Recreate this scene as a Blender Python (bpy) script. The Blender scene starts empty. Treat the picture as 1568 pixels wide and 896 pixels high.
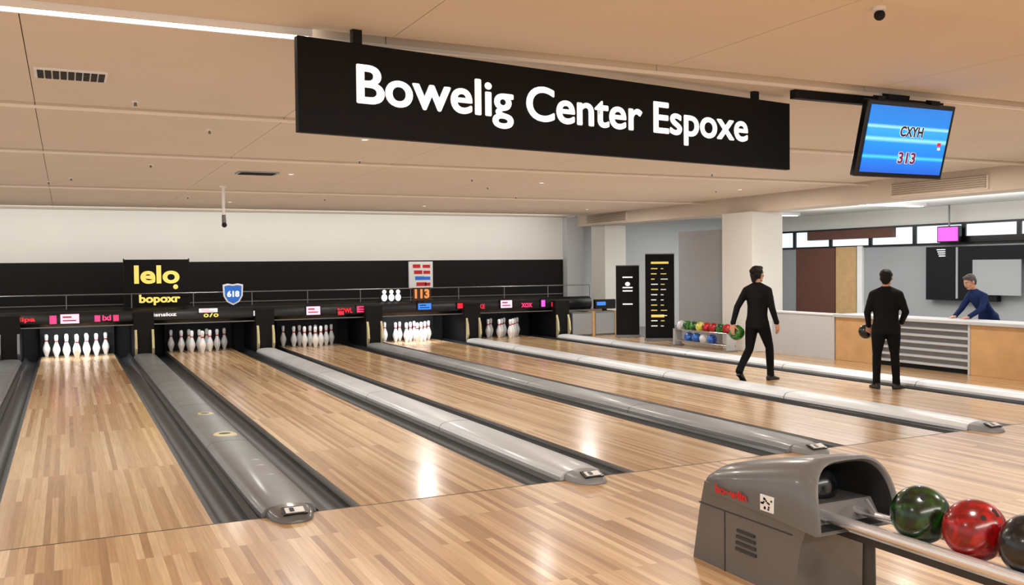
import bpy,bmesh,math,random
from mathutils import Vector,Matrix
random.seed(7)
sc=bpy.context.scene
V=Vector
def lin(c):
    o=[]
    for v in c:
        v=v/255.0
        o.append(v/12.92 if v<=0.04045 else ((v+0.055)/1.055)**2.4)
    return tuple(o)
# ------------------------------------------------------------------ materials
def newmat(name):
    m=bpy.data.materials.new(name); m.use_nodes=True
    nt=m.node_tree; b=nt.nodes['Principled BSDF']; return m,nt,b
def pm(name,col,rough=.5,metal=0,var=.08,scale=6,bump=0,bscale=60,coat=0,emit=None,es=0,spec=.5):
    m,nt,b=newmat(name); N=nt.nodes; L=nt.links
    c=lin(col)
    tc=N.new('ShaderNodeTexCoord'); nz=N.new('ShaderNodeTexNoise')
    nz.inputs['Scale'].default_value=scale; nz.inputs['Detail'].default_value=4
    L.new(tc.outputs['Object'],nz.inputs['Vector'])
    r=N.new('ShaderNodeValToRGB'); L.new(nz.outputs['Fac'],r.inputs['Fac'])
    r.color_ramp.elements[0].position=.3; r.color_ramp.elements[1].position=.7
    r.color_ramp.elements[0].color=(*[v*(1-var) for v in c],1)
    r.color_ramp.elements[1].color=(*[min(1,v*(1+var)) for v in c],1)
    L.new(r.outputs['Color'],b.inputs['Base Color'])
    b.inputs['Roughness'].default_value=rough; b.inputs['Metallic'].default_value=metal
    b.inputs['Specular IOR Level'].default_value=spec
    b.inputs['Coat Weight'].default_value=coat; b.inputs['Coat Roughness'].default_value=.12
    if bump:
        n2=N.new('ShaderNodeTexNoise'); n2.inputs['Scale'].default_value=bscale; n2.inputs['Detail'].default_value=3
        L.new(tc.outputs['Object'],n2.inputs['Vector'])
        bp=N.new('ShaderNodeBump'); bp.inputs['Strength'].default_value=bump; bp.inputs['Distance'].default_value=.02
        L.new(n2.outputs['Fac'],bp.inputs['Height']); L.new(bp.outputs['Normal'],b.inputs['Normal'])
    if emit:
        b.inputs['Emission Color'].default_value=(*lin(emit),1); b.inputs['Emission Strength'].default_value=es
    return m
def wood(name,cols,roww,length,rough,coat=.3):
    m,nt,b=newmat(name); N=nt.nodes; L=nt.links
    g=N.new('ShaderNodeNewGeometry'); sp=N.new('ShaderNodeSeparateXYZ'); L.new(g.outputs['Position'],sp.inputs[0])
    cb=N.new('ShaderNodeCombineXYZ'); L.new(sp.outputs['Y'],cb.inputs['X']); L.new(sp.outputs['X'],cb.inputs['Y'])
    br=N.new('ShaderNodeTexBrick'); L.new(cb.outputs[0],br.inputs['Vector'])
    br.offset=.39; br.offset_frequency=3; br.squash=1
    br.inputs['Color1'].default_value=(0,0,0,1); br.inputs['Color2'].default_value=(1,1,1,1); br.inputs['Mortar'].default_value=(.25,.25,.25,1)
    br.inputs['Scale'].default_value=1; br.inputs['Mortar Size'].default_value=.0007; br.inputs['Brick Width'].default_value=length; br.inputs['Row Height'].default_value=roww
    r=N.new('ShaderNodeValToRGB'); L.new(br.outputs['Color'],r.inputs['Fac'])
    e=r.color_ramp.elements; e[0].color=(*lin(cols[0]),1); e[1].color=(*lin(cols[-1]),1)
    for i,c in enumerate(cols[1:-1]):
        x=e.new((i+1)/(len(cols)-1)); x.color=(*lin(c),1)
    mp=N.new('ShaderNodeMapping'); mp.inputs['Scale'].default_value=(70,2.2,1); L.new(g.outputs['Position'],mp.inputs['Vector'])
    nz=N.new('ShaderNodeTexNoise'); nz.inputs['Scale'].default_value=1; nz.inputs['Detail'].default_value=5; L.new(mp.outputs[0],nz.inputs['Vector'])
    mr=N.new('ShaderNodeMapRange'); mr.inputs['From Min'].default_value=.3; mr.inputs['From Max'].default_value=.7; mr.inputs['To Min'].default_value=.82; mr.inputs['To Max'].default_value=1.08
    L.new(nz.outputs['Fac'],mr.inputs['Value'])
    mx=N.new('ShaderNodeMix'); mx.data_type='RGBA'; mx.blend_type='MULTIPLY'; mx.inputs['Factor'].default_value=1
    L.new(r.outputs['Color'],mx.inputs['A']); L.new(mr.outputs[0],mx.inputs['B'])
    L.new(mx.outputs['Result'],b.inputs['Base Color'])
    b.inputs['Roughness'].default_value=rough; b.inputs['Coat Weight'].default_value=coat; b.inputs['Coat Roughness'].default_value=.14
    n3=N.new('ShaderNodeTexNoise'); n3.inputs['Scale'].default_value=2.5; n3.inputs['Detail'].default_value=1
    L.new(g.outputs['Position'],n3.inputs['Vector'])
    bp=N.new('ShaderNodeBump'); bp.inputs['Strength'].default_value=.08; bp.inputs['Distance'].default_value=.02
    L.new(n3.outputs['Fac'],bp.inputs['Height']); L.new(bp.outputs['Normal'],b.inputs['Normal']); L.new(bp.outputs['Normal'],b.inputs['Coat Normal'])
    return m
def swirl(name,c1,c2,scale=9):
    m,nt,b=newmat(name); N=nt.nodes; L=nt.links
    tc=N.new('ShaderNodeTexCoord'); nz=N.new('ShaderNodeTexNoise'); nz.inputs['Scale'].default_value=scale; nz.inputs['Detail'].default_value=6; nz.inputs['Distortion'].default_value=1.6
    L.new(tc.outputs['Object'],nz.inputs['Vector'])
    r=N.new('ShaderNodeValToRGB'); r.color_ramp.elements[0].position=.4; r.color_ramp.elements[1].position=.62
    r.color_ramp.elements[0].color=(*lin(c1),1); r.color_ramp.elements[1].color=(*lin(c2),1)
    L.new(nz.outputs['Fac'],r.inputs['Fac']); L.new(r.outputs['Color'],b.inputs['Base Color'])
    b.inputs['Roughness'].default_value=.22; b.inputs['Coat Weight'].default_value=.25; b.inputs['Coat Roughness'].default_value=.05
    return m

M_app=wood('approach_maple',[(168,128,88),(196,157,113),(213,178,134),(232,203,162)],.05,1.5,.36,.1)
M_lane=wood('lane_maple',[(176,136,95),(199,161,117),(214,179,136),(229,199,158)],.042,2.2,.24,.3)
M_ceil=pm('ceiling_paint',(216,202,185),.75,var=.02,scale=1.2)
M_ceiltrim=pm('ceiling_edge_trim',(246,236,224),.6,var=.02)
M_gap=pm('ceiling_joint_shadow_gap',(168,150,132),.9)
M_wallw=pm('white_wall_paint',(226,225,219),.8,var=.02,scale=1)
M_grey=pm('grey_wall_paint',(154,157,160),.8,var=.03,scale=1)
M_lgrey=pm('light_grey_paint',(192,195,198),.6,var=.03,scale=1)
M_black=pm('black_panel',(11,11,13),.6,var=.15,spec=.25)
M_blackg=pm('black_gloss',(12,12,14),.25,var=.1)
M_gut=pm('gutter_black_plastic',(38,40,42),.45,var=.18,scale=3,bump=.1,bscale=20)
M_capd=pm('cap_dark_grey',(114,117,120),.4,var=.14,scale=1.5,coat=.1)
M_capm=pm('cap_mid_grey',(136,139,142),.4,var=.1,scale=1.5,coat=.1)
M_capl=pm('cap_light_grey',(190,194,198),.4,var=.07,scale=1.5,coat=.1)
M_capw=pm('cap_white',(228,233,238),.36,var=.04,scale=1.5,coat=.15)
M_dark=pm('dark_interior',(9,9,10),.8)
M_cream=pm('cream_kickback',(206,196,150),.5,var=.1)
M_pin=pm('pin_white',(240,239,236),.25,var=.02,coat=.5)
M_red=pm('red_paint',(200,26,28),.35)
M_white=pm('white_plastic',(235,235,235),.4,var=.02)
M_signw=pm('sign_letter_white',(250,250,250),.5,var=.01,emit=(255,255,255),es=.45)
M_sign=pm('sign_black',(8,8,9),.6,var=.1,spec=.2)
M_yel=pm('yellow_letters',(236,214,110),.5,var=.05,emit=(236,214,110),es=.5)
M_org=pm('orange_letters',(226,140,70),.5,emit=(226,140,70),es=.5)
M_chrome=pm('chrome',(215,215,215),.12,metal=1,var=.03)
M_rail=pm('polished_rail_steel',(235,235,238),.25,metal=.75,var=.03)
M_metal=pm('grey_metal',(130,130,132),.4,metal=.7,var=.05)
M_strip=pm('led_diffuser',(255,255,255),.5,emit=(255,250,242),es=6)
M_lamp=pm('downlight_diffuser',(255,255,255),.5,emit=(255,240,222),es=1.2)
M_oak=pm('counter_oak',(202,160,110),.4,var=.12,scale=3)
M_brown=pm('brown_panel',(96,58,46),.6,var=.08)
M_tan=pm('tan_panel',(194,158,110),.6,var=.08)
M_carpet=pm('grey_floor_vinyl',(120,118,115),.5,var=.1,scale=3)
M_glass=pm('window_daylight',(210,225,235),.2,emit=(215,230,240),es=1.0)
M_hood=pm('ball_return_grey',(98,97,96),.32,var=.05,coat=.3,scale=3)
M_hoodd=pm('ball_return_dark',(44,44,44),.45)
M_skin=pm('skin',(205,150,122),.55,var=.06,scale=20)
M_hair=pm('dark_hair',(18,14,12),.6,var=.3,scale=60,bump=.4,bscale=90,spec=.25)
M_hairg=pm('grey_hair',(74,68,64),.6,var=.3,scale=60,bump=.4,bscale=90)
M_jack=pm('black_jacket',(14,14,17),.8,var=.2,scale=9,bump=.5,bscale=9,spec=.2)
M_trou=pm('black_trousers',(10,10,13),.85,var=.2,scale=9,bump=.4,bscale=9,spec=.2)
M_navy=pm('navy_shirt',(24,42,88),.8,var=.15,scale=9,bump=.4,bscale=9,spec=.2)
M_shoe=pm('black_shoe',(14,14,15),.35)
M_eye=pm('eye_white',(235,232,228),.2); M_iris=pm('iris',(40,28,20),.2); M_lip=pm('lips',(160,88,80),.5)
def em(name,c,s=1.0): return pm(name,c,.4,emit=c,es=s,var=.05)
E_pink=em('screen_pink',(228,60,120),1.0); E_wp=em('screen_white_pink',(246,190,216),1.0); E_red=em('screen_red',(214,30,50),1.0)
E_white=em('screen_white',(235,235,240),.9); E_blue=em('screen_blue',(50,120,220),.8); E_mag=em('screen_magenta',(205,50,100),1.0); E_vmag=em('screen_bright_magenta',(226,70,200),1.4)
E_led=em('led_blue',(70,90,255),3)
# ------------------------------------------------------------------ mesh builder
class MB:
    def __init__(s): s.bm=bmesh.new(); s.mats=[]
    def mi(s,m):
        if m not in s.mats: s.mats.append(m)
        return s.mats.index(m)
    def tag(s,vs,m):
        i=s.mi(m)
        for v in vs:
            for f in v.link_faces: f.material_index=i
    def box(s,c,d,m,rot=None):
        Mx=Matrix.Translation(V(c))@(rot.to_4x4() if rot else Matrix.Identity(4))@Matrix.Diagonal((d[0],d[1],d[2],1))
        r=bmesh.ops.create_cube(s.bm,size=1,matrix=Mx); s.tag(r['verts'],m); return r['verts']
    def bx(s,x0,x1,y0,y1,z0,z1,m): return s.box(((x0+x1)/2,(y0+y1)/2,(z0+z1)/2),(x1-x0,y1-y0,z1-z0),m)
    def cyl(s,p0,p1,r0,r1,m,seg=20):
        p0=V(p0);p1=V(p1); d=p1-p0
        Mx=Matrix.Translation((p0+p1)/2)@d.to_track_quat('Z','Y').to_matrix().to_4x4()
        r=bmesh.ops.create_cone(s.bm,cap_ends=True,segments=seg,radius1=r0,radius2=r1,depth=d.length,matrix=Mx); s.tag(r['verts'],m)
    def sph(s,c,r,m,sc=(1,1,1),rot=None,u=24,v=14):
        Mx=Matrix.Translation(V(c))@(rot.to_4x4() if rot else Matrix.Identity(4))@Matrix.Diagonal((sc[0],sc[1],sc[2],1))
        q=bmesh.ops.create_uvsphere(s.bm,u_segments=u,v_segments=v,radius=r,matrix=Mx); s.tag(q['verts'],m)
    def limb(s,pts,rads,m,seg=16):
        for i,p in enumerate(pts): s.sph(p,rads[i],m,u=16,v=10)
        for i in range(len(pts)-1):
            if (V(pts[i])-V(pts[i+1])).length>1e-4: s.cyl(pts[i],pts[i+1],rads[i],rads[i+1],m,seg)
    def loft(s,rings,m,cap=True,closed=True,mf=None,caps=(1,1)):
        R=[[s.bm.verts.new(p) for p in ring] for ring in rings]; n=len(rings[0]); i0=s.mi(m)
        for a in range(len(R)-1):
            for k in range(n if closed else n-1):
                k2=(k+1)%n
                f=s.bm.faces.new((R[a][k],R[a][k2],R[a+1][k2],R[a+1][k])); f.material_index=i0 if mf is None else s.mi(mf(a,k))
        if cap and closed:
            if caps[0]: f=s.bm.faces.new(list(reversed(R[0]))); f.material_index=i0
            if caps[1]: f=s.bm.faces.new(R[-1]); f.material_index=i0
        return R
    def prism(s,pts,off,m):
        off=V(off); s.loft([[V(p) for p in pts],[V(p)+off for p in pts]],m)
    def done(s,name,bevel=0,parent=None,smooth=True,angle=38,seg=2,fixn=True):
        if fixn: bmesh.ops.recalc_face_normals(s.bm,faces=s.bm.faces[:])
        me=bpy.data.meshes.new(name); s.bm.to_mesh(me); s.bm.free()
        for m in s.mats: me.materials.append(m)
        if smooth:
            me.shade_smooth(); me.set_sharp_from_angle(angle=math.radians(angle))
        o=bpy.data.objects.new(name,me); sc.collection.objects.link(o)
        if bevel:
            b=o.modifiers.new('bevel','BEVEL'); b.width=bevel; b.segments=seg; b.limit_method='ANGLE'; b.angle_limit=math.radians(40)
        if parent: o.parent=parent
        return o
def empty(name,loc=(0,0,0),rz=0):
    e=bpy.data.objects.new(name,None); e.empty_display_size=.2; sc.collection.objects.link(e); e.location=loc; e.rotation_euler=(0,0,rz); return e
FR=Matrix(((1,0,0),(0,0,-1),(0,1,0)))   # text facing -Y
def text(name,body,loc,width,height,mat,parent=None,rot=None,bold=.02,ext=.004,fat=0):
    cu=bpy.data.curves.new(name,'FONT'); cu.body=body; cu.offset=bold; cu.extrude=0; cu.resolution_u=6
    o=bpy.data.objects.new(name,cu); sc.collection.objects.link(o)
    dg=bpy.context.evaluated_depsgraph_get(); me=bpy.data.meshes.new_from_object(o.evaluated_get(dg))
    bpy.data.objects.remove(o)
    if fat:
        bm=bmesh.new(); src=me.copy()
        for i in range(8):
            t=2*math.pi*i/8; n0=len(bm.verts); bm.from_mesh(src); bm.verts.ensure_lookup_table()
            for v in bm.verts[n0:]: v.co.x+=fat*math.cos(t); v.co.y+=fat*.8*math.sin(t)
        bm.to_mesh(me); bm.free()
    xs=[v.co.x for v in me.vertices]; ys=[v.co.y for v in me.vertices]
    x0,x1,y0,y1=min(xs),max(xs),min(ys),max(ys)
    for v in me.vertices:
        v.co.x=(v.co.x-(x0+x1)/2)/(x1-x0)*width
        v.co.y=(v.co.y-(y0+y1)/2)/(y1-y0)*height
        v.co.z=ext
    me.materials.clear(); me.materials.append(mat)
    ob=bpy.data.objects.new(name,me); sc.collection.objects.link(ob)
    ob.matrix_world=Matrix.Translation(V(loc))@(rot if rot else FR).to_4x4()
    if parent:
        ob.parent=parent; ob.matrix_parent_inverse=Matrix.Identity(4)
    return ob
# ------------------------------------------------------------------ room shell
YF=6.6; YB=22.0; XR=12.6
b=MB()
b.bx(-6,XR,-4,YF,-.12,0,M_app)
b.bx(11.22,XR,YF,YB,-.12,0,M_lane)
b.bx(XR,20,-4,YB+1,-.12,0,M_carpet)
b.bx(-6,11.22,YF,YB,-.3,-.12,M_dark)
b.bx(-6,11.22,YF-.012,YF+.0,-.01,.0012,M_hoodd)
b.done('floor',smooth=False)
rows=[(-4,3.6,3.13),(3.61,5.50,3.17),(5.64,8.67,3.15),(8.67,11.7,3.12),(11.7,16.2,3.09),(16.2,22.0,3.06)]
b=MB()
b.bx(-6,XR,-4,22.2,3.21,3.3,M_gap)
xs=[-6.35+2.05*i for i in range(10)]
for y0,y1,z in rows:
    for i in range(9):
        x0,x1=xs[i],min(xs[i+1],XR)
        b.bx(x0+.003,x1-.003,y0+.003,y1-.003,z,3.215,M_ceil)
    if y0>5.6: b.bx(-6,XR,y0,y0+.03,z-.012,z+.01,M_ceiltrim)
b.bx(XR,20,-4,23,3.1,3.3,M_wallw)
b.done('ceiling',smooth=False)
b=MB(); b.bx(-6,1.35,5.52,5.62,3.15,3.18,M_strip); b.bx(-6,1.35,5.50,5.52,3.13,3.2,M_white); b.bx(-6,1.35,5.62,5.64,3.13,3.2,M_white)
b.done('linear_ceiling_light',smooth=False)
b=MB(); b.bx(-6,12.3,YB,YB+.2,-.2,3.08,M_wallw); b.bx(-6,12.1,YB-.04,YB,0,1.93,M_black)
b.bx(-6,12.1,YB-.055,YB-.04,1.0,1.02,M_metal)
b.done('wall_back',smooth=False)
b=MB(); b.bx(12.12,12.62,YB-.25,YB+.1,0,3.06,M_lgrey); b.done('wall_pilaster',smooth=False)
b=MB(); b.bx(12.66,13.3,20.7,21.4,0,2.8,M_wallw); b.done('column',bevel=.01)
b=MB(); b.bx(12.5,20,YB+.2,YB+.4,0,3.1,M_lgrey); b.done('wall_recess',smooth=False)
b=MB(); b.bx(XR,XR+.15,15.5,17.4,0,2.5,M_grey); b.done('wall_partition',smooth=False)
b=MB(); b.bx(XR,XR+.14,12.65,14.3,0,.8,M_lgrey); b.bx(XR-.02,XR+.16,12.65,14.3,.8,.83,M_white); b.done('wall_half_height',smooth=False)
b=MB(); b.bx(12.28,13.05,14.5,15.45,0,2.8,M_wallw); b.done('column',bevel=.01)
b=MB(); b.bx(12.45,13.0,-4,21.9,2.8,3.2,M_ceil); b.done('ceiling_beam',bevel=.008)
for (ya,yb) in ((9.4,11.2),(19.3,21.2)):
    b=MB(); b.bx(12.41,12.45,ya,yb,2.84,3.05,M_ceiltrim)
    n=6
    for i in range(n):
        z=2.86+i*.034; b.box((12.395,(ya+yb)/2,z),(.03,yb-ya-.04,.008),M_ceil,Matrix.Rotation(.5,3,'Y'))
        b.bx(12.405,12.411,ya+.02,yb-.02,z+.01,z+.022,M_gap)
    b.done('air_vent_grille',smooth=False)
b=MB()
b.bx(19,19.2,-4,YB+.4,0,2.18,M_grey); b.bx(19,19.2,-4,YB+.4,2.68,3.1,M_wallw)
b.bx(18.95,19,19.0,20.5,.0,2.17,M_brown); b.bx(18.95,19,18.25,18.97,0,2.19,M_tan); b.bx(18.93,19,18.02,18.2,0,2.2,M_white)
b.done('wall_lobby',smooth=False)
b=MB()
y=8.0
while y<22:
    b.bx(19.02,19.06,y+.05,y+1.35,2.22,2.64,M_glass); y+=1.4
y=8.0
while y<22.4:
    b.bx(18.97,19.1,y-.05,y+.05,2.18,2.68,M_blackg); y+=1.4
b.bx(18.96,19.1,7.9,22.3,2.17,2.22,M_blackg); b.bx(18.96,19.1,7.9,22.3,2.64,2.69,M_blackg)
b.bx(18.9,19.1,17.0,20.0,2.4,2.64,M_brown); b.bx(18.9,19.1,13.0,15.6,2.22,2.36,M_blackg)
b.done('window_1',smooth=False)
b=MB(); b.bx(18.8,18.94,14.0,15.9,.85,2.12,M_black); b.bx(18.78,18.8,15.0,15.05,.9,2.1,M_grey); b.bx(18.775,18.8,13.4,14.6,1.0,1.8,M_grey); b.bx(18.8,18.94,13.2,14.0,1.8,2.12,M_black)
for i in range(4): b.bx(18.77,18.8,15.45-.1,15.45+.12-i*.02,2.04-i*.05,2.06-i*.05,E_white)
b.done('menu_board',smooth=False)
b=MB(); b.bx(18.7,18.78,14.9,15.5,2.22,2.6,M_blackg); b.bx(18.69,18.7,14.93,15.47,2.25,2.57,E_vmag); b.cyl((18.74,15.2,2.58),(18.74,15.2,3.1),.02,.02,M_metal); b.done('wall_screen',smooth=False)
for yy in (7,11,15,19):
    b=MB(); b.bx(14.2,17.6,yy-.12,yy+.12,3.03,3.1,M_white); b.bx(14.25,17.55,yy-.09,yy+.09,3.02,3.03,M_strip); b.done('ceiling_light_fixture',smooth=False)
# ------------------------------------------------------------------ lanes
lanes=[-2.2,.2,2.6,5.0,7.4,9.8]; caps=[-1.0,1.4,3.8,6.2,8.6,11.0]
for cx in lanes:
    b=MB(); b.bx(cx-.68,cx+.68,YF+.006,21.3,-.11,0,M_lane)
    for sgn in (-1,1):
        xa=cx+sgn*.68; xb=cx+sgn*.985
        pts=[(xa,-.002),(xa+sgn*.035,-.012)]
        for k in range(9):
            t=math.pi*k/8; xm=(xa+xb)/2; pts.append((xm-sgn*math.cos(t)*.105,-.02-.075*math.sin(t)))
        pts+=[(xb-sgn*.03,-.012),(xb,.0)]
        pts2=[(xb,-.115),(xa,-.115)]
        rings=[]
        for yy in (YF+.006,21.3): rings.append([V((x,yy,z)) for x,z in pts+pts2])
        b.loft(rings,M_gut)
    b.done('bowling_lane',angle=30)
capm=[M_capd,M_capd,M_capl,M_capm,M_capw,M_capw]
def capring(cx,y,w,h,z0=0.0):
    r=[]
    r.append(V((cx-w,y,z0-.10)))
    r.append(V((cx-w,y,z0+h*.35)))
    for k in range(9):
        t=math.pi-math.pi*k/8
        r.append(V((cx+w*.93*math.cos(t),y,z0+h*.45+h*.55*math.sin(t)**.7 if 0<k<8 else z0+h*.45)))
    r.append(V((cx+w,y,z0+h*.35))); r.append(V((cx+w,y,z0-.10)))
    return r
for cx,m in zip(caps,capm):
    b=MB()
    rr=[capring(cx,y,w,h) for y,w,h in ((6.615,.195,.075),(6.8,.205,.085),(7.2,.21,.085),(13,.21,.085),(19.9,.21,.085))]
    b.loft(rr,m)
    rr=[]
    for y,w,h in ((6.62,.165,.078),(6.55,.16,.074),(6.47,.145,.064),(6.40,.115,.048),(6.355,.07,.025),(6.345,.03,.008)):
        ring=[]
        for k in range(13):
            t=math.pi-math.pi*k/12; ring.append(V((cx+w*math.cos(t),y,.002+h*max(0,math.sin(t))**.6)))
        rr.append(ring)
    b.loft(rr,M_hood if cx<2 else M_capm)
    b.box((cx,6.44,.066),(.17,.10,.012),M_blackg,Matrix.Rotation(.30,3,'X'))
    b.box((cx,6.435,.071),(.13,.065,.012),M_white,Matrix.Rotation(.30,3,'X'))
    b.box((cx-.02,6.433,.0745),(.03,.045,.012),M_blackg,Matrix.Rotation(.30,3,'X'))
    for yy in (9.3,12.0,14.7,17.4):
        rr=[capring(cx,y,.2105,.0856) for y in (yy,yy+.012)]; b.loft(rr,M_hoodd)
    if cx==1.4:
        for yy,w in ((11.2,.10),(9.7,.12)):
            b.sph((cx+.02,yy,.075),w,M_cream,(1,1.6,.13))
            b.sph((cx+.02,yy,.077),w*.75,M_gut,(1,1.2,.17))
        for yy in (7.6,8.0,8.25): b.sph((cx+.06,yy,.075),.035,M_capl,(1.2,.5,.4))
    b.done('lane_divider_cap',bevel=0,angle=50)
b=MB(); b.bx(9.8-.955,9.8-.94,15.8,19.7,-.012,.02,E_led); b.done('led_strip_light',smooth=False)
prof=[(0,0),(.026,0),(.034,.03),(.052,.085),(.0605,.115),(.056,.155),(.04,.2),(.028,.232),(.0235,.254),(.025,.275),(.0295,.31),(.0323,.342),(.028,.364),(.016,.378),(0,.381)]
def pin(b,x,y,z0,s):
    rings=[]
    for r,z in prof[1:-1]:
        rings.append([V((x+r*s*math.cos(2*math.pi*k/16),y+r*s*math.sin(2*math.pi*k/16),z0+z*s)) for k in range(16)])
    b.loft(rings,M_pin,mf=lambda a,k:(M_red if a==7 else M_pin))
for cx in lanes[1:]:
    b=MB(); s=1.22
    for row in range(4):
        for k in range(row+1):
            pin(b,cx-.03+(k-row/2)*.37,20.42+row*.25,.001,s)
    b.done('bowling_pins',angle=60)
# pinsetter housings
b=MB()
b.bx(-4,11.25,21.5,21.6,-.1,1.0,M_dark)
b.bx(-4,11.22,20.28,21.5,.9,.98,M_black)
rr=[]
for x in (-4,11.95):
    rr.append([V((x,20.40,.64)),V((x,20.26,.65)),V((x,20.20,.73)),V((x,20.19,.83)),V((x,20.22,.93)),V((x,20.30,.985)),V((x,20.42,.985))])
b.loft(rr,M_blackg)
b.bx(-4,11.95,20.17,20.19,.64,.66,M_metal)
for cx in caps:
    b.bx(cx-.19,cx+.19,20.0,21.5,.0,.9,M_black)
    for sg in (-1,1):
        pts=[(20.0,0),(19.90,.18),(19.93,.40),(20.02,.6),(20.1,.6),(20.03,.40),(20.0,.18),(20.06,0)]
        b.prism([(cx+sg*.16-.02,y,z+.0) for y,z in pts],(.045,0,0),M_cream if (cx!=-1.0) else M_metal)
for cx in lanes[1:]:
    b.bx(cx-.7,cx+.7,21.32,21.36,-.02,.62,M_dark)
    b.bx(cx-.97,cx+.97,21.44,21.46,.62,.9,M_dark)
b.done('pinsetter_masking_unit',angle=30)
masks=bpy.data.objects['pinsetter_masking_unit']
def scr(x0,x1,z0,z1,m,y=20.17):
    b=MB(); b.bx(x0-.02,x1+.02,y-.01,y+.05,z0-.02,z1+.02,M_blackg); b.bx(x0,x1,y-.014,y-.009,z0,z1,m)
    w=x1-x0; h=z1-z0
    if w>.25:
        mm=M_red if m in (E_wp,E_white) else M_blackg
        b.bx(x0+w*.12,x0+w*.6,y-.016,y-.014,z0+h*.62,z0+h*.78,mm); b.bx(x0+w*.12,x0+w*.85,y-.016,y-.014,z0+h*.25,z0+h*.38,mm)
    return b.done('score_display',smooth=False,parent=masks)
for a in [(-.11,.22,.72,.90,E_wp),(-.30,-.18,.72,.88,E_pink),(4.72,5.02,.74,.92,E_wp),(9.40,9.70,.76,.94,E_wp),(2.48,2.85,.86,.94,E_white),(7.3,7.62,.78,.92,E_blue),(10.50,10.60,.76,.92,E_vmag),
          (5.85,6.2,.76,.9,E_mag),(8.28,8.5,.78,.9,E_red),(.5,.60,.74,.86,E_pink),(.84,.94,.74,.86,E_mag),(5.42,5.55,.72,.80,E_red)]: scr(*a)
for i,(x,s,w,m) in enumerate([(-.78,'rulipa',.46,E_red),(5.58,'BOWL',.34,E_red),(3.78,'loLXe',.38,E_white),(8.78,'STRIKE',.4,E_red),(10.1,'xox',.30,E_mag),(10.98,'BOLIN',.4,E_red),(2.72,'o7o',.3,M_yel),(.72,'ixi',.16,E_pink)]):
    text('fascia_lettering',s,(x,20.165,.81),w,.11,m,masks,bold=.03)
b=MB()
b.cyl((-4,20.38,1.27),(12.0,20.38,1.27),.012,.012,M_metal,8)
for i in range(14): b.cyl((-3.6+i*1.2,20.38,.985),(-3.6+i*1.2,20.38,1.27),.01,.01,M_metal,8)
b.done('walkway_railing')
b=MB(); b.bx(1.08,2.32,20.46,20.52,.99,1.97,M_sign); b.bx(1.06,1.08,20.45,20.53,.99,1.99,M_black); b.bx(2.32,2.34,20.45,20.53,.99,1.99,M_black)
p=b.done('logo_panel',smooth=False)
text('logo_lettering','lelo',(1.70,20.45,1.66),.88,.38,M_yel,p,bold=.03)
q=MB(); q.sph((2.06,20.45,1.40),.05,M_yel,(1,.15,1)); q.done('logo_dot',parent=p)
text('logo_lettering_small','bopoxr',(1.74,20.36,1.14),.80,.22,M_yel,p,bold=.04)
text('fascia_lettering','-oisnsioz',(1.74,20.165,.84),.6,.07,M_signw,masks,bold=.03)
b=MB()
def shield(cx,cz,w,h): return [(cx-w,cz+h*.9),(cx-w*.5,cz+h),(cx,cz+h*.92),(cx+w*.5,cz+h),(cx+w,cz+h*.9),(cx+w*.95,cz-.15*h),(cx+w*.6,cz-.7*h),(cx,cz-h),(cx-w*.6,cz-.7*h),(cx-w*.95,cz-.15*h)]
M_shb=pm('shield_blue',(30,100,190),.4,emit=(30,100,190),es=.3)
b.prism([(x,20.33,z) for x,z in shield(3.2,1.22,.21,.23)],(0,.03,0),M_white)
b.prism([(x,20.32,z) for x,z in shield(3.2,1.22,.175,.195)],(0,.02,0),M_shb)
p=b.done('shield_sign',smooth=False); text('shield_lettering','618',(3.2,20.315,1.23),.25,.13,M_signw,p,bold=.04)
b=MB(); b.bx(7.70,8.33,21.90,21.95,1.22,1.90,M_white)
for i,(r,m) in enumerate([(0,M_red),(1,M_red),(2,M_shb),(3,M_red)]):
    b.bx(7.8+.03*i,8.0+.05*i,21.895,21.9,1.74-r*.15,1.83-r*.15,m); b.bx(8.06+.02*i,8.26,21.895,21.9,1.74-r*.15,1.82-r*.15,m)
b.done('wall_poster',smooth=False)
b=MB(); b.bx(7.24,7.68,20.33,20.36,.99,1.28,pm('dark_brown',(60,30,24),.5)); p=b.done('number_sign',smooth=False); text('number_lettering','113',(7.46,20.325,1.14),.36,.22,M_org,p,bold=.05)
b=MB()
for x in (6.55,6.72,6.88):
    b.sph((x,20.34,1.2),.05,E_white,(1,.3,1)); b.sph((x,20.34,1.07),.07,E_white,(1,.2,1.2))
b.bx(6.45,6.98,20.355,20.37,.99,1.26,M_black)
b.done('figure_sign')
b=MB()
for x in (11.3,11.96):
    b.bx(x,x+.56,20.05,21.4,.0,.59,M_capd); b.bx(x+.56,x+.63,20.0,21.4,0,.61,M_oak); b.bx(x-.0,x+.56,20.02,20.05,.04,.56,M_grey)
b.done('side_cabinet',bevel=.005)
b=MB(); b.bx(12.0,12.6,20.1,20.2,.66,.9,M_blackg); b.bx(12.04,12.3,20.09,20.1,.75,.84,E_blue); b.bx(12.25,12.35,20.12,20.2,.61,.68,M_black); b.done('score_monitor',bevel=.004)
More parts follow.
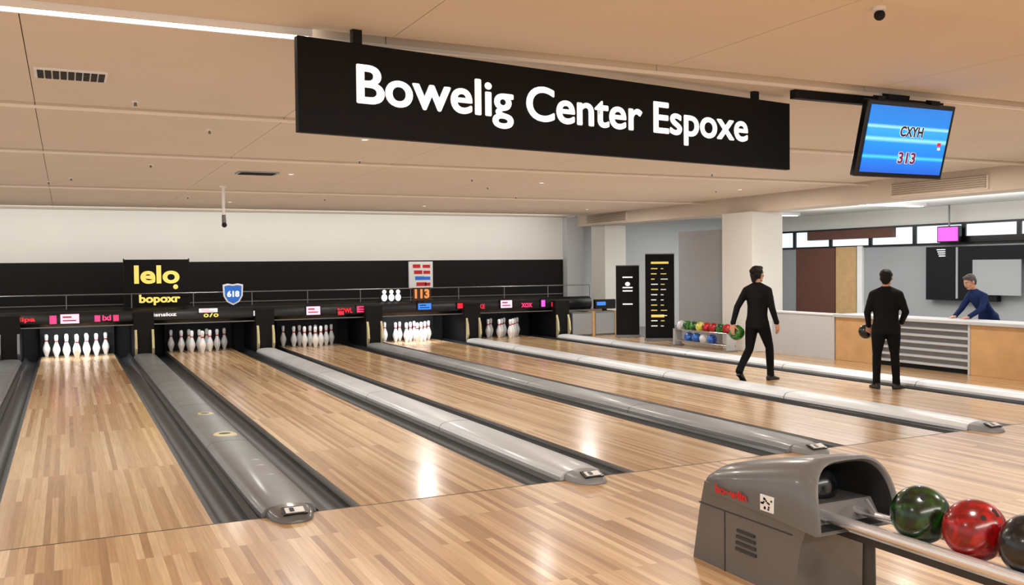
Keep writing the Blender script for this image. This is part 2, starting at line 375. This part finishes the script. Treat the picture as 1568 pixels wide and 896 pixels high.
# ------------------------------------------------------------------ banners
def banner(x,y,w,h,rz,style):
    e=empty('roll_up_banner',(x,y,0),rz)
    b=MB(); b.bx(-w/2,w/2,-.01,.01,.06,h,M_sign); b.bx(-w/2-.02,w/2+.02,-.06,.06,.01,.07,M_metal); b.bx(-w/2,w/2,-.015,.015,h,h+.02,M_metal)
    b.bx(-w/2+.05,-w/2+.1,-.2,.2,0,.015,M_metal); b.bx(w/2-.1,w/2-.05,-.2,.2,0,.015,M_metal); b.cyl((0,.03,.05),(0,.03,h),.01,.01,M_metal,8)
    b.done('stand',parent=e,smooth=False)
    b=MB(); z=h-.22; random.seed(int(x*10+y))
    if style:
        b.bx(-.2,.2,-.014,-.010,z,z+.05,M_yel); z-=.12
        while z>.3:
            l=random.uniform(.08,.17); b.bx(-.20,-.20+l,-.014,-.010,z,z+.022,random.choice([M_yel,M_signw,M_yel])); b.bx(.02,.02+random.uniform(.06,.16),-.014,-.010,z,z+.018,random.choice([M_yel,M_signw])); z-=.12
        b.bx(-.2,.1,-.014,-.010,.55,.61,M_yel)
    else:
        for zz in (1.45,1.2,1.12,.8):
            b.bx(-.12,.12,-.014,-.010,zz,zz+.03,M_signw)
        b.sph((0,-.012,1.3),.05,M_signw,(1.2,.1,1))
    b.done('print',parent=e,smooth=False)
banner(12.25,19.0,.56,1.74,math.radians(-28),0)
banner(12.32,17.75,.66,2.0,math.radians(-30),1)
# ------------------------------------------------------------------ ball rack
def ballmesh(b,c,r,m,holes=None):
    b.sph(c,r,m,u=32,v=20)
    if holes:
        d=V(holes).normalized(); q=d.to_track_quat('Z','Y').to_matrix()
        for a,o in ((0,.28),(.5,.28),(3.4,.3)):
            dd=(q@V((math.cos(a)*o,math.sin(a)*o,1))).normalized(); c0=V(c)+dd*(r*.985); b.cyl(c0,c0+dd*(r*.02),r*.09,r*.09,M_dark,12)
cg=swirl('ball_green',(10,60,18),(60,150,40)); cr=swirl('ball_red',(120,8,14),(200,30,30)); cy=swirl('ball_yellow',(200,190,40),(230,230,120)); cb_=swirl('ball_blue',(20,50,140),(60,130,220)); cw=swirl('ball_white',(200,205,215),(245,245,250)); ck=swirl('ball_black',(8,8,10),(30,30,32)); cdg=swirl('ball_dark_green',(4,20,6),(20,66,18)); ccr=swirl('ball_crimson',(104,4,7),(160,14,16))
e=empty('ball_rack')
b=MB()
for dz,xo in ((.36,0),(.12,.0)):
    for s in (-.08,.08): b.cyl((11.98+s,14.75,dz),(11.98+s,16.65,dz),.015,.015,M_chrome,10)
for yy in (14.8,16.6):
    b.bx(11.88,12.08,yy-.03,yy+.03,0,.36,M_capl); b.bx(11.84,12.12,yy-.05,yy+.05,0,.03,M_capm)
b.done('frame',parent=e,bevel=.004)
b=MB()
for i,m in enumerate([cr,cg,cr,cr,cy,cg,cg,cw]): ballmesh(b,(11.98,14.9+i*.222,.36+.085),.108,m)
for i,m in enumerate([cb_,cw,cb_,cb_]): ballmesh(b,(11.98,15.4+i*.26,.12+.085),.108,m)
b.done('balls',parent=e)
# ------------------------------------------------------------------ counter
b=MB()
b.bx(XR,13.1,6.8,9.85,0,.78,M_oak); b.bx(XR,13.1,11.7,12.62,0,.78,M_oak)
b.bx(XR+.08,13.1,9.85,11.7,0,.78,M_metal)
for yy in (8.3,9.85,11.7): b.bx(XR-.012,XR,yy-.02,yy+.02,0,.78,M_lgrey)
for i in range(6):
    z=.10+i*.115; b.box((XR+.035,10.775,z),(.09,1.83,.02),M_lgrey,Matrix.Rotation(-.35,3,'Y'))
b.bx(XR-.05,13.2,6.75,12.64,.78,.83,M_lgrey)
b.bx(XR+.03,13.1,6.8,12.6,0,.06,M_black)
b.done('reception_counter',bevel=.004)
# ------------------------------------------------------------------ ceiling details
b=MB(); b.bx(-.17,.30,7.16,7.48,3.135,3.15,M_white)
for i in range(9): b.bx(-.15+i*.049,-.11+i*.049,7.18,7.46,3.13,3.14,M_dark)
b.done('ceiling_vent',smooth=False)
b=MB(); b.bx(2.15,2.7,13.0,13.35,3.075,3.09,M_grey)
for i in range(7): b.bx(2.19,2.66,13.03+i*.045,13.05+i*.045,3.068,3.078,M_dark)
b.done('ceiling_vent',smooth=False)
b=MB(); b.bx(9.6,10.2,8.9,9.3,3.105,3.12,M_metal)
for i in range(7): b.bx(9.64,10.16,8.93+i*.05,8.95+i*.05,3.098,3.107,M_dark)
b.done('ceiling_vent',smooth=False)
b=MB(); b.cyl((2.3,15.4,3.09),(2.3,15.4,2.62),.025,.025,M_white); b.cyl((2.3,15.4,2.62),(2.3,15.37,2.48),.03,.035,M_metal); b.cyl((2.3,15.4,3.09),(2.3,15.4,3.06),.06,.06,M_white); b.sph((2.3,15.35,2.46),.04,M_dark); b.done('ceiling_sensor_pole')
def cz(y):
    for y0,y1,z in rows:
        if y<=y1: return z
    return 3.06
for (x,y) in [(.55,4.9),(.55,8.3),(1.3,9.5),(3.4,11.5),(5.6,13.0),(6.4,14.2),(-.2,15.5),(.1,14.8),(2.0,17.5),(7.8,16),(8.8,11.3),(10.6,13.5),(4.4,17.2),(1.0,12.6)]:
    z=cz(y); b=MB(); b.cyl((x,y,z),(x,y,z-.010),.03,.026,M_white,16); b.cyl((x,y,z-.010),(x,y,z-.04),.010,.014,M_metal,12); b.done('sprinkler_head')
b=MB(); z=3.17; b.cyl((4.10,3.78,z),(4.10,3.78,z-.02),.035,.035,M_white); b.sph((4.10,3.78,z-.045),.03,M_dark); b.cyl((4.10,3.78,z-.02),(4.10,3.78,z-.045),.02,.02,M_white); b.done('security_camera')
# ------------------------------------------------------------------ hanging sign
a=math.atan2(.66,4.27); L=4.30
e=empty('hanging_sign',(1.22,5.33,0),a)
b=MB(); b.bx(0,L,0,.05,2.535,3.085,M_sign); b.done('panel',parent=e,bevel=.004)
b=MB(); 
for x in (.38,3.9): b.bx(x-.03,x+.03,.01,.05,3.085,3.19,M_black)
b.bx(.1,L,.06,.10,3.03,3.08,M_black); b.done('mount',parent=e,smooth=False)
t=text('lettering','Bowelig Center Espoxe',(.0886*L+1.69,-.002,2.812),3.42,.31,M_signw,e,bold=.004,ext=.003,fat=.022)
b=MB(); b.bx(5.3,7.0,5.74,5.80,3.08,3.15,M_black); b.done('ceiling_track',smooth=False)
# ------------------------------------------------------------------ hanging tv
m,nt,bs=newmat('tv_picture'); N=nt.nodes; Lk=nt.links
tc=N.new('ShaderNodeTexCoord'); sp=N.new('ShaderNodeSeparateXYZ'); Lk.new(tc.outputs['Generated'],sp.inputs[0])
rp=N.new('ShaderNodeValToRGB'); Lk.new(sp.outputs['Z'],rp.inputs['Fac']); rp.color_ramp.interpolation='LINEAR'
el=rp.color_ramp.elements; el[0].color=(*lin((24,90,210)),1); el[1].color=(*lin((40,120,220)),1)
for p_,c in ((.20,(20,120,228)),(.24,(70,200,240)),(.28,(24,120,228)),(.46,(24,140,232)),(.51,(140,225,245)),(.55,(40,150,235)),(.66,(50,160,238)),(.69,(150,225,245)),(.73,(30,130,228))):
    x=el.new(p_); x.color=(*lin(c),1)
Lk.new(rp.outputs['Color'],bs.inputs['Base Color']); Lk.new(rp.outputs['Color'],bs.inputs['Emission Color']); bs.inputs['Emission Strength'].default_value=.8; bs.inputs['Roughness'].default_value=.4
e=empty('hanging_television',(6.27,5.50,2.755)); e.rotation_euler=(math.radians(14),0,0)
b=MB(); b.bx(-.5,.5,0,.06,-.31,.31,M_blackg); b.done('housing',parent=e,bevel=.01)
b=MB(); b.bx(-.46,.46,-.006,.0,-.27,.27,m); b.done('screen',parent=e,smooth=False)
b=MB(); b.bx(-.15,.15,.06,.12,-.1,.22,M_black); b.cyl((0,.12,.1),(0,.25,.33),.03,.03,M_black); b.bx(-.12,.12,.16,.28,.31,.36,M_black); b.bx(-.4,-.32,.0,.06,.3,.34,M_black); b.bx(.2,.3,.0,.06,.3,.34,M_black); b.done('bracket',parent=e)
M_tvt=pm('tv_text_dark',(24,24,60),.5); M_tvp=pm('tv_text_purple',(130,40,120),.5)
text('score_text','CXYH',(0.03,-.0075,.075),.27,.09,M_signw,e,bold=.07); text('score_text','CXYH',(0.03,-.009,.075),.26,.085,M_tvt,e,bold=.03)
text('score_text','313',(0.03,-.0075,-.14),.21,.10,M_signw,e,bold=.07); text('score_text','313',(0.03,-.009,-.14),.20,.095,M_tvp,e,bold=.03)
b=MB(); b.bx(.36,.40,-.009,-.006,-.03,-.0,E_red); b.bx(.37,.40,-.009,-.006,-.06,-.04,E_white); b.done('screen_icon',parent=e,smooth=False)
# ------------------------------------------------------------------ ball return
e=empty('ball_return',(3.62,0,0))
b=MB()
def bodyring(x):
    P=[(4.50,0),(4.44,.30),(4.39,.48),(3.62,.50),(3.56,.40),(3.60,.30),(3.66,0)]
    return [V((x,y,z)) for y,z in P]
b.loft([bodyring(x) for x in (-.265,.265)],M_hood)
def arch(y,w,z0,zt,dy=0):
    r=[]
    n=24
    for k in range(n+1):
        t=math.pi-math.pi*k/n
        c=math.cos(t); s_=max(0,math.sin(t))
        r.append(V((w*(abs(c)**.55)*(1 if c>0 else -1),y+dy*s_,z0+(zt-z0)*(s_**.62))))
    return r
secs=[(4.42,.20,.44,.50,0,0),(4.40,.250,.44,.535,0,0),(4.32,.270,.43,.585,0,0),(4.1,.275,.42,.64,0,0),(3.85,.28,.41,.70,0,0),(3.65,.285,.40,.74,0,0),(3.47,.288,.39,.752,.09,0),(3.452,.280,.395,.745,.09,0),(3.45,.268,.40,.735,.09,0),(3.47,.255,.405,.72,.09,1),(3.62,.245,.41,.70,.04,1),(3.95,.22,.42,.62,0,1),(4.1,.12,.46,.54,0,1)]
rr=[arch(y,w,z0,zt,dy) for y,w,z0,zt,dy,i in secs]
b.loft(rr,M_hood,mf=lambda a,k:(M_dark if secs[a][5] else M_hood))
b.done('housing',parent=e,bevel=0,angle=45,fixn=False)
b=MB()
b.sph((.02,3.80,.545),.12,ck)
b.done('ball_in_throat',parent=e)
b=MB()
for i in range(4): b.box((-.268,4.02,.16+i*.035),(.012,.17-.008*i,.016),M_hoodd)
b.bx(-.2685,-.262,3.66,4.44,.345,.351,M_hoodd); b.bx(-.2685,-.262,4.2,4.206,0,.345,M_hoodd)
b.box((-.2835,3.83,.475),(.008,.10,.085),M_white)
random.seed(3)
for i in range(16):
    yy=3.79+random.random()*.08; zz=.445+random.random()*.06; b.box((-.2845,yy,zz),(.009,.012,.010),M_blackg)
b.done('side_details',parent=e,smooth=False)
RS=Matrix(((0,0,-1),(-1,0,0),(0,1,0)))  # facing -X
text('brand_lettering','bo~wlin',(-.281,4.13,.468),.27,.05,M_red,e,rot=RS,bold=.04,ext=.004)
b=MB()
b.limb([(-.13,3.60,.452),(-.13,1.9,.452)],[.028,.028],M_rail); b.limb([(.11,3.60,.45),(.11,1.9,.45)],[.02,.02],M_rail)
b.limb([(-.13,1.9,.45),(-.05,1.82,.45),(.05,1.82,.45),(.11,1.9,.45)],[.022]*4,M_rail)
b.bx(-.085,.085,1.9,3.6,.395,.405,M_lgrey); b.bx(-.06,.06,1.92,3.6,.35,.395,M_hoodd)
for yy in (2.1,3.40):
    b.cyl((0,yy,0),(0,yy,.36),.035,.03,M_hoodd); b.cyl((0,yy,0),(0,yy,.03),.14,.11,M_hoodd)
b.limb([(.09,3.5,.52),(-.02,3.34,.50),(.06,3.26,.48)],[.012,.01,.008],M_rail)
b.done('rails',parent=e)
for yy,m,h in ((3.08,cdg,(-.7,-.3,.9)),(2.79,ccr,(-.2,-.8,.8)),(2.515,ck,(-.5,-.2,1))):
    b=MB(); ballmesh(b,(0,0,0),.135,m,h); o=b.done('bowling_ball'); o.location=(3.61,yy,.45+.112)
# ------------------------------------------------------------------ people
def remesh(b,name,vox,mats,assign,parent,smooth=6,fac=.5):
    o=b.done(name,smooth=False,fixn=True)
    r=o.modifiers.new('r','REMESH'); r.mode='VOXEL'; r.voxel_size=vox
    s=o.modifiers.new('s','SMOOTH'); s.factor=fac; s.iterations=smooth
    dg=bpy.context.evaluated_depsgraph_get(); me=bpy.data.meshes.new_from_object(o.evaluated_get(dg))
    bpy.data.objects.remove(o)
    me.materials.clear()
    for m in mats: me.materials.append(m)
    me.shade_smooth()
    if assign:
        for p in me.polygons: p.material_index=assign(p.center)
    ob=bpy.data.objects.new(name,me); sc.collection.objects.link(ob); ob.parent=parent
    return ob
def segd(p,a,b_):
    a=V(a);b_=V(b_); t=max(0,min(1,(p-a).dot(b_-a)/max(1e-9,(b_-a).length_squared))); return (p-(a+(b_-a)*t)).length
def hand(name,w,d,n,t,parent,curl=.3,mat=M_skin):
    w=V(w); d=V(d).normalized(); n=(V(n)-d*V(n).dot(d)).normalized(); t=V(t); t=(t-d*t.dot(d)-n*t.dot(n)).normalized()
    b=MB()
    kn=[]
    for off,ln,cl in ((.030,.088,0),(.010,.092,0),(-.011,.088,0),(-.030,.080,0)):
        k=w+d*ln+t*off; kn.append(k); b.limb([w+t*off*.55,w+d*.045+t*off*.85,k],[.018,.016,.0125],mat)
    for k,ln,r,cc in zip(kn,(.072,.080,.074,.058),(.0092,.0095,.009,.008),(1,1.05,1.1,1.2)):
        pts=[k]; ang=curl*.6*cc; p=k
        for j,fr in enumerate((.45,.3,.25)):
            dd=d*math.cos(ang)+n*math.sin(ang); p=p+dd*ln*fr; pts.append(p); ang+=curl*cc
        b.limb(pts,[r*1.1,r*1.02,r*.95,r*.82],mat,12)
    p=w+d*.022+t*.022; pts=[p]; th=(d*.62+t*.66+n*.35).normalized()
    for ln,ad in ((.042,0),(.032,.35),(.026,.3)):
        th=(th+n*ad*.5+d*ad*.5).normalized(); p=p+th*ln; pts.append(p)
    b.limb(pts,[.016,.0125,.011,.009],mat,12)
    b.limb([w-d*.05,w+d*.01],[.024,.022],mat)
    return remesh(b,name,.0042,[mat],None,parent,2)
def person(name,loc,yaw,H,J,hy=0,hp=0,top=M_jack,bot=M_trou,hair=M_hair,bun=False,lean=(0,0),hands=None,hem=.80,slim=1.0,hz=0):
    e=empty(name,loc,yaw); s=H/1.70; e.scale=(s,s,s)
    lx,ly=lean
    b=MB()
    rings=[]
    for z,rx,ry in ((hem-.01,.165,.118),(hem,.175,.128),(.90,.172,.126),(1.0,.156,.114),(1.12,.158,.114),(1.25,.178,.122),(1.33,.182,.114),(1.38,.165,.098),(1.415,.125,.082),(1.445,.078,.066),(1.475,.060,.056)):
        zz=z-hz*max(0,(z-.9)/.55)
        o=V((lx*(z-.9),ly*(z-.9)+(.012 if z>1.1 and z<1.38 else 0),0))
        rings.append([V((rx*slim*math.cos(2*math.pi*k/24),ry*math.sin(2*math.pi*k/24),zz))+o for k in range(24)])
    b.loft(rings,top)
    nb=V((lx*.55,ly*.55,1.445-hz))
    for S in ('L','R'):
        j=J[S]
        b.limb([j['sh'],j['el'],j['wr']],[.060*slim,.050,.038],top)
        b.limb([nb+V((.03 if S=='R' else -.03,-.005,0)),V(j['sh'])+V((0,0,.0))],[.045,.060*slim],top)
        mid=V(j['sh']).lerp(V(j['el']),.4); b.sph(mid,.058*slim,top)
        a=V(j['wr']); dd=(a-V(j['el'])).normalized(); b.cyl(a-dd*.03,a+dd*.008,.041,.042,top)
        hx=V(j['hip']); kn=V(j['kn']); an=V(j['an'])
        b.limb([hx,hx.lerp(kn,.4),kn,kn.lerp(an,.3),an],[.098*slim,.088*slim,.062,.062,.050],bot)
        b.cyl(kn.lerp(an,.7),an+V((0,0,-.03)),.052,.056,bot)
    b.limb([J['L']['hip'],J['R']['hip']],[.1*slim,.1*slim],bot)
    cpos=nb+V((0,0,.01)); b.cyl(cpos+V((0,-.005,-.02)),cpos+V((0,0,.026)),.068,.060,top)
    def asg(p):
        if p.z<hem+.002:
            for S in ('L','R'):
                if min(segd(p,J[S]['sh'],J[S]['el']),segd(p,J[S]['el'],J[S]['wr']))<.075 and min(segd(p,J[S]['hip'],J[S]['kn']),9)>.085: return 0
            return 1
        return 0
    remesh(b,'body',.011,[top,bot],asg,e,5)
    K=1.07
    hc=V((lx*.68,ly*.68+.01,1.598-hz)); R=Matrix.Rotation(hy,3,'Z')@Matrix.Rotation(hp,3,'X')
    RK=R@Matrix.Diagonal((K,K,K))
    def T(p): return hc+R@(V(p)*K)
    b=MB(); sk=M_skin
    b.sph(T((0,-.012,.03)),1,sk,(.074,.092,.083),RK); b.sph(T((0,.022,-.04)),1,sk,(.057,.066,.066),RK); b.sph(T((0,.058,-.086)),.024,sk,(1.15,.9,.8),RK)
    b.limb([T((0,.083,.012)),T((0,.102,-.022))],[.008,.0125],sk); b.sph(T((-.011,.094,-.026)),.008,sk); b.sph(T((.011,.094,-.026)),.008,sk)
    b.limb([T((-.045,.070,.026)),T((-.02,.083,.024)),T((.02,.083,.024)),T((.045,.070,.026))],[.008,.009,.009,.008],sk)
    for q in (-1,1):
        b.sph(T((q*.048,.055,-.02)),.02,sk); b.sph(T((q*.076,-.004,-.006)),1,sk,(.009,.018,.030),RK); b.limb([T((q*.045,.02,-.075)),T((q*.015,.06,-.088))],[.016,.02],sk)
    b.limb([T((0,-.02,-.06)),nb+V((0,-.005,-.01))],[.052,.054],sk)
    b.limb([T((-.02,.082,-.055)),T((.02,.082,-.055))],[.009,.009],sk)
    remesh(b,'head',.0048,[sk],None,e,3)
    b=MB()
    for q in (-1,1):
        b.sph(T((q*.031,.074,.004)),.0125,M_eye,(1.1,.7,.75),RK); b.sph(T((q*.031,.081,.004)),.0058,M_iris,(1,.6,1),RK)
        b.limb([T((q*.048,.074,.030)),T((q*.018,.090,.032))],[.0035,.005],hair)
    b.limb([T((-.024,.083,-.052)),T((0,.093,-.050)),T((.024,.083,-.052))],[.003,.0055,.003],M_lip); b.limb([T((-.02,.083,-.059)),T((0,.091,-.061)),T((.02,.083,-.059))],[.003,.006,.003],M_lip)
    b.done('face_features',parent=e)
    b=MB()
    b.sph(T((0,-.022,.048)),1,hair,(.082,.094,.076),RK); b.sph(T((0,-.05,.0)),1,hair,(.074,.062,.078),RK); b.sph(T((0,-.058,-.045)),1,hair,(.052,.036,.045),RK)
    b.sph(T((0,.03,.09)),1,hair,(.06,.052,.030),RK)
    for q in (-1,1): b.limb([T((q*.072,.012,.05)),T((q*.074,.018,.012))],[.014,.007],hair)
    if bun:
        b.sph(T((0,-.108,.045)),.040,hair); b.limb([T((0,-.08,-.02)),T((.01,-.085,-.09))],[.045,.032],hair)
        for q in (-1,1): b.limb([T((q*.07,-.01,.03)),T((q*.066,-.03,-.05))],[.02,.016],hair)
    remesh(b,'hair',.006,[hair],None,e,2)
    for S in ('L','R'):
        an=V(J[S]['an']); fa=J[S].get('fy',0); pit=J[S].get('fp',0); Rz=Matrix.Rotation(fa,3,'Z'); Rx=Matrix.Rotation(-pit,3,'X')
        base=V((an.x,an.y,0)); piv=V((0,.12,0))
        b=MB(); rr=[]
        for l,w,h in ((-.078,.018,.045),(-.07,.032,.072),(-.04,.038,.095),(0,.038,.105),(.04,.041,.085),(.09,.046,.062),(.14,.045,.048),(.175,.034,.038),(.195,.015,.024)):
            ring=[]
            for k in range(16):
                t=2*math.pi*k/16; zz=h/2+h/2*math.sin(t); 
                x=w*math.cos(t)*(1 if zz>h*.3 else 1.08)
                if zz<.012: zz=0
                p=Rx@(V((x,l,zz))-piv)+piv
                if p.z<0.001: p.z=.001
                ring.append(base+Rz@p)
            rr.append(ring)
        b.loft(rr,M_shoe); b.done('shoe_'+S.lower(),parent=e,angle=60)
    for h in (hands or []): hand(h[0],h[1],h[2],h[3],h[4],e,h[5])
    return e
J={'L':dict(sh=(-.165,-.03,1.355),el=(-.235,-.17,1.11),wr=(-.265,-.24,.87),hip=(-.085,0,.87),kn=(-.09,-.07,.48),an=(-.09,-.36,.175),fy=.05,fp=.62),
   'R':dict(sh=(.165,.03,1.355),el=(.235,.02,1.10),wr=(.265,.10,.88),hip=(.085,0,.87),kn=(.085,.20,.50),an=(.08,.24,.09),fy=-.1,fp=0)}
person('bowler',(9.30,10.88,.0),math.radians(-72),1.70,J,hy=math.radians(-12),hp=0,bun=True,slim=1.02,
   hands=[('hand_l',(-.267,-.243,.855),(-.02,-.1,-.98),(0,.98,-.1),(1,0,0),.28),('hand_r',(.267,.105,.865),(.02,.2,-.97),(-1,.1,0),(0,1,0),.35)])
bw=bpy.data.objects['bowler']
b=MB(); ballmesh(b,(-.285,-.11,.722),.118,cg,(0,-.3,1)); b.done('held_ball',parent=bw)
J={'L':dict(sh=(-.17,0,1.355),el=(-.25,.02,1.10),wr=(-.225,.16,.90),hip=(-.09,0,.88),kn=(-.12,.03,.49),an=(-.13,-.02,.09),fy=.35),
   'R':dict(sh=(.17,0,1.355),el=(.26,-.02,1.11),wr=(.215,.15,.95),hip=(.09,0,.88),kn=(.12,.03,.49),an=(.14,.0,.09),fy=-.6)}
person('bowler',(10.25,9.33,0),math.radians(-44),1.64,J,hy=math.radians(-8),slim=1.1,hem=.80,
   hands=[('hand_l',(-.223,.17,.885),(.0,.55,-.84),(.1,.8,.5),(1,0,0),.28),('hand_r',(.212,.16,.94),(-.3,.8,-.5),(-1,-.2,0),(0,.3,1),.45)])
bw=bpy.data.objects['bowler.001']
b=MB(); ballmesh(b,(-.255,.33,.80),.108,ck,(0,-.3,1)); b.done('held_ball',parent=bw)
J={'L':dict(sh=(-.17,.24,1.235),el=(-.24,.36,1.03),wr=(-.15,.53,.90),hip=(-.09,0,.88),kn=(-.10,.02,.49),an=(-.11,0,.09)),
   'R':dict(sh=(.17,.24,1.235),el=(.25,.33,1.02),wr=(.16,.54,.90),hip=(.09,0,.88),kn=(.10,.02,.49),an=(.11,0,.09))}
person('counter_attendant',(13.66,10.32,0),math.radians(80),1.64,J,hp=math.radians(-25),top=M_navy,hair=M_hairg,lean=(0,.56),hz=.12,
   hands=[('hand_l',(-.145,.545,.892),(.1,.97,-.22),(0,-.2,-1),(1,0,0),.15),('hand_r',(.155,.555,.892),(-.1,.97,-.22),(0,-.2,-1),(-1,0,0),.15)])
# ------------------------------------------------------------------ lights
def area(name,loc,rot,sx,sy,e,col=(1,.96,.91)):
    l=bpy.data.lights.new(name,'AREA'); l.shape='RECTANGLE'; l.size=sx; l.size_y=sy; l.energy=e; l.color=col
    o=bpy.data.objects.new(name,l); sc.collection.objects.link(o); o.location=loc; o.rotation_euler=rot; return o
for y in (2.6,9.6,13.2,18.6):
    for x in (-1.6,2.9,6.9,10.9):
        z=cz(y)
        b=MB(); b.cyl((x,y,z+.002),(x,y,z-.006),.05,.045,M_white,20); b.cyl((x,y,z-.004),(x,y,z-.008),.03,.03,M_lamp,20); f=b.done('recessed_downlight')
        l=bpy.data.lights.new('downlight','AREA'); l.shape='DISK'; l.color=(1,.96,.90)
        l.energy=46 if y<3 else 52; l.size=.6 if y<3 else .3
        o=bpy.data.objects.new('downlight_lamp',l); sc.collection.objects.link(o); o.location=(x,y,z-.012)
area('concourse_fill',(3,-1.5,3.1),(0,0,0),9,1.2,520)  # fill light added behind the camera, has no fixture
area('lobby_lamp',(16,14,2.98),(0,0,0),3.5,14,320,(1,.99,.97))
area('lobby_ceiling_fill',(15.5,12,2.2),(math.pi,0,0),3,12,240,(1,.99,.98))  # unseen upward fill, added to brighten the lobby ceiling
area('hall_ceiling_fill',(4,12.5,2.1),(math.pi,0,0),15,15,125,(1,.97,.94))  # bodiless fill added below the ceiling to lift its brightness, not a fixture
area('back_wall_fill',(4,20.7,2.75),(math.radians(90),0,0),15,.35,62,(1,.99,.97))  # added fill aimed at the back wall, invisible from the camera side
for cx,e_ in zip(lanes[1:],(24,3,3,24,3)):
    area('pin_deck_lamp',(cx,20.38,.62),(math.radians(30),0,0),1.2,.08,e_,(.93,.96,1))
w=bpy.data.worlds.new('World'); sc.world=w; w.use_nodes=True
w.node_tree.nodes['Background'].inputs[0].default_value=(1,.97,.93,1); w.node_tree.nodes['Background'].inputs[1].default_value=1.0
sc.view_settings.view_transform='Standard'
# ------------------------------------------------------------------ camera
cam=bpy.data.cameras.new('camera'); co=bpy.data.objects.new('camera',cam); sc.collection.objects.link(co)
cam.sensor_width=36; cam.lens=32.58
co.matrix_world=Matrix.Translation((0,0,1.75))@Matrix.Rotation(math.radians(-25.7),4,'Z')@Matrix.Rotation(math.radians(90-1.6),4,'X')@Matrix.Rotation(math.radians(-.57),4,'Z')
sc.camera=co
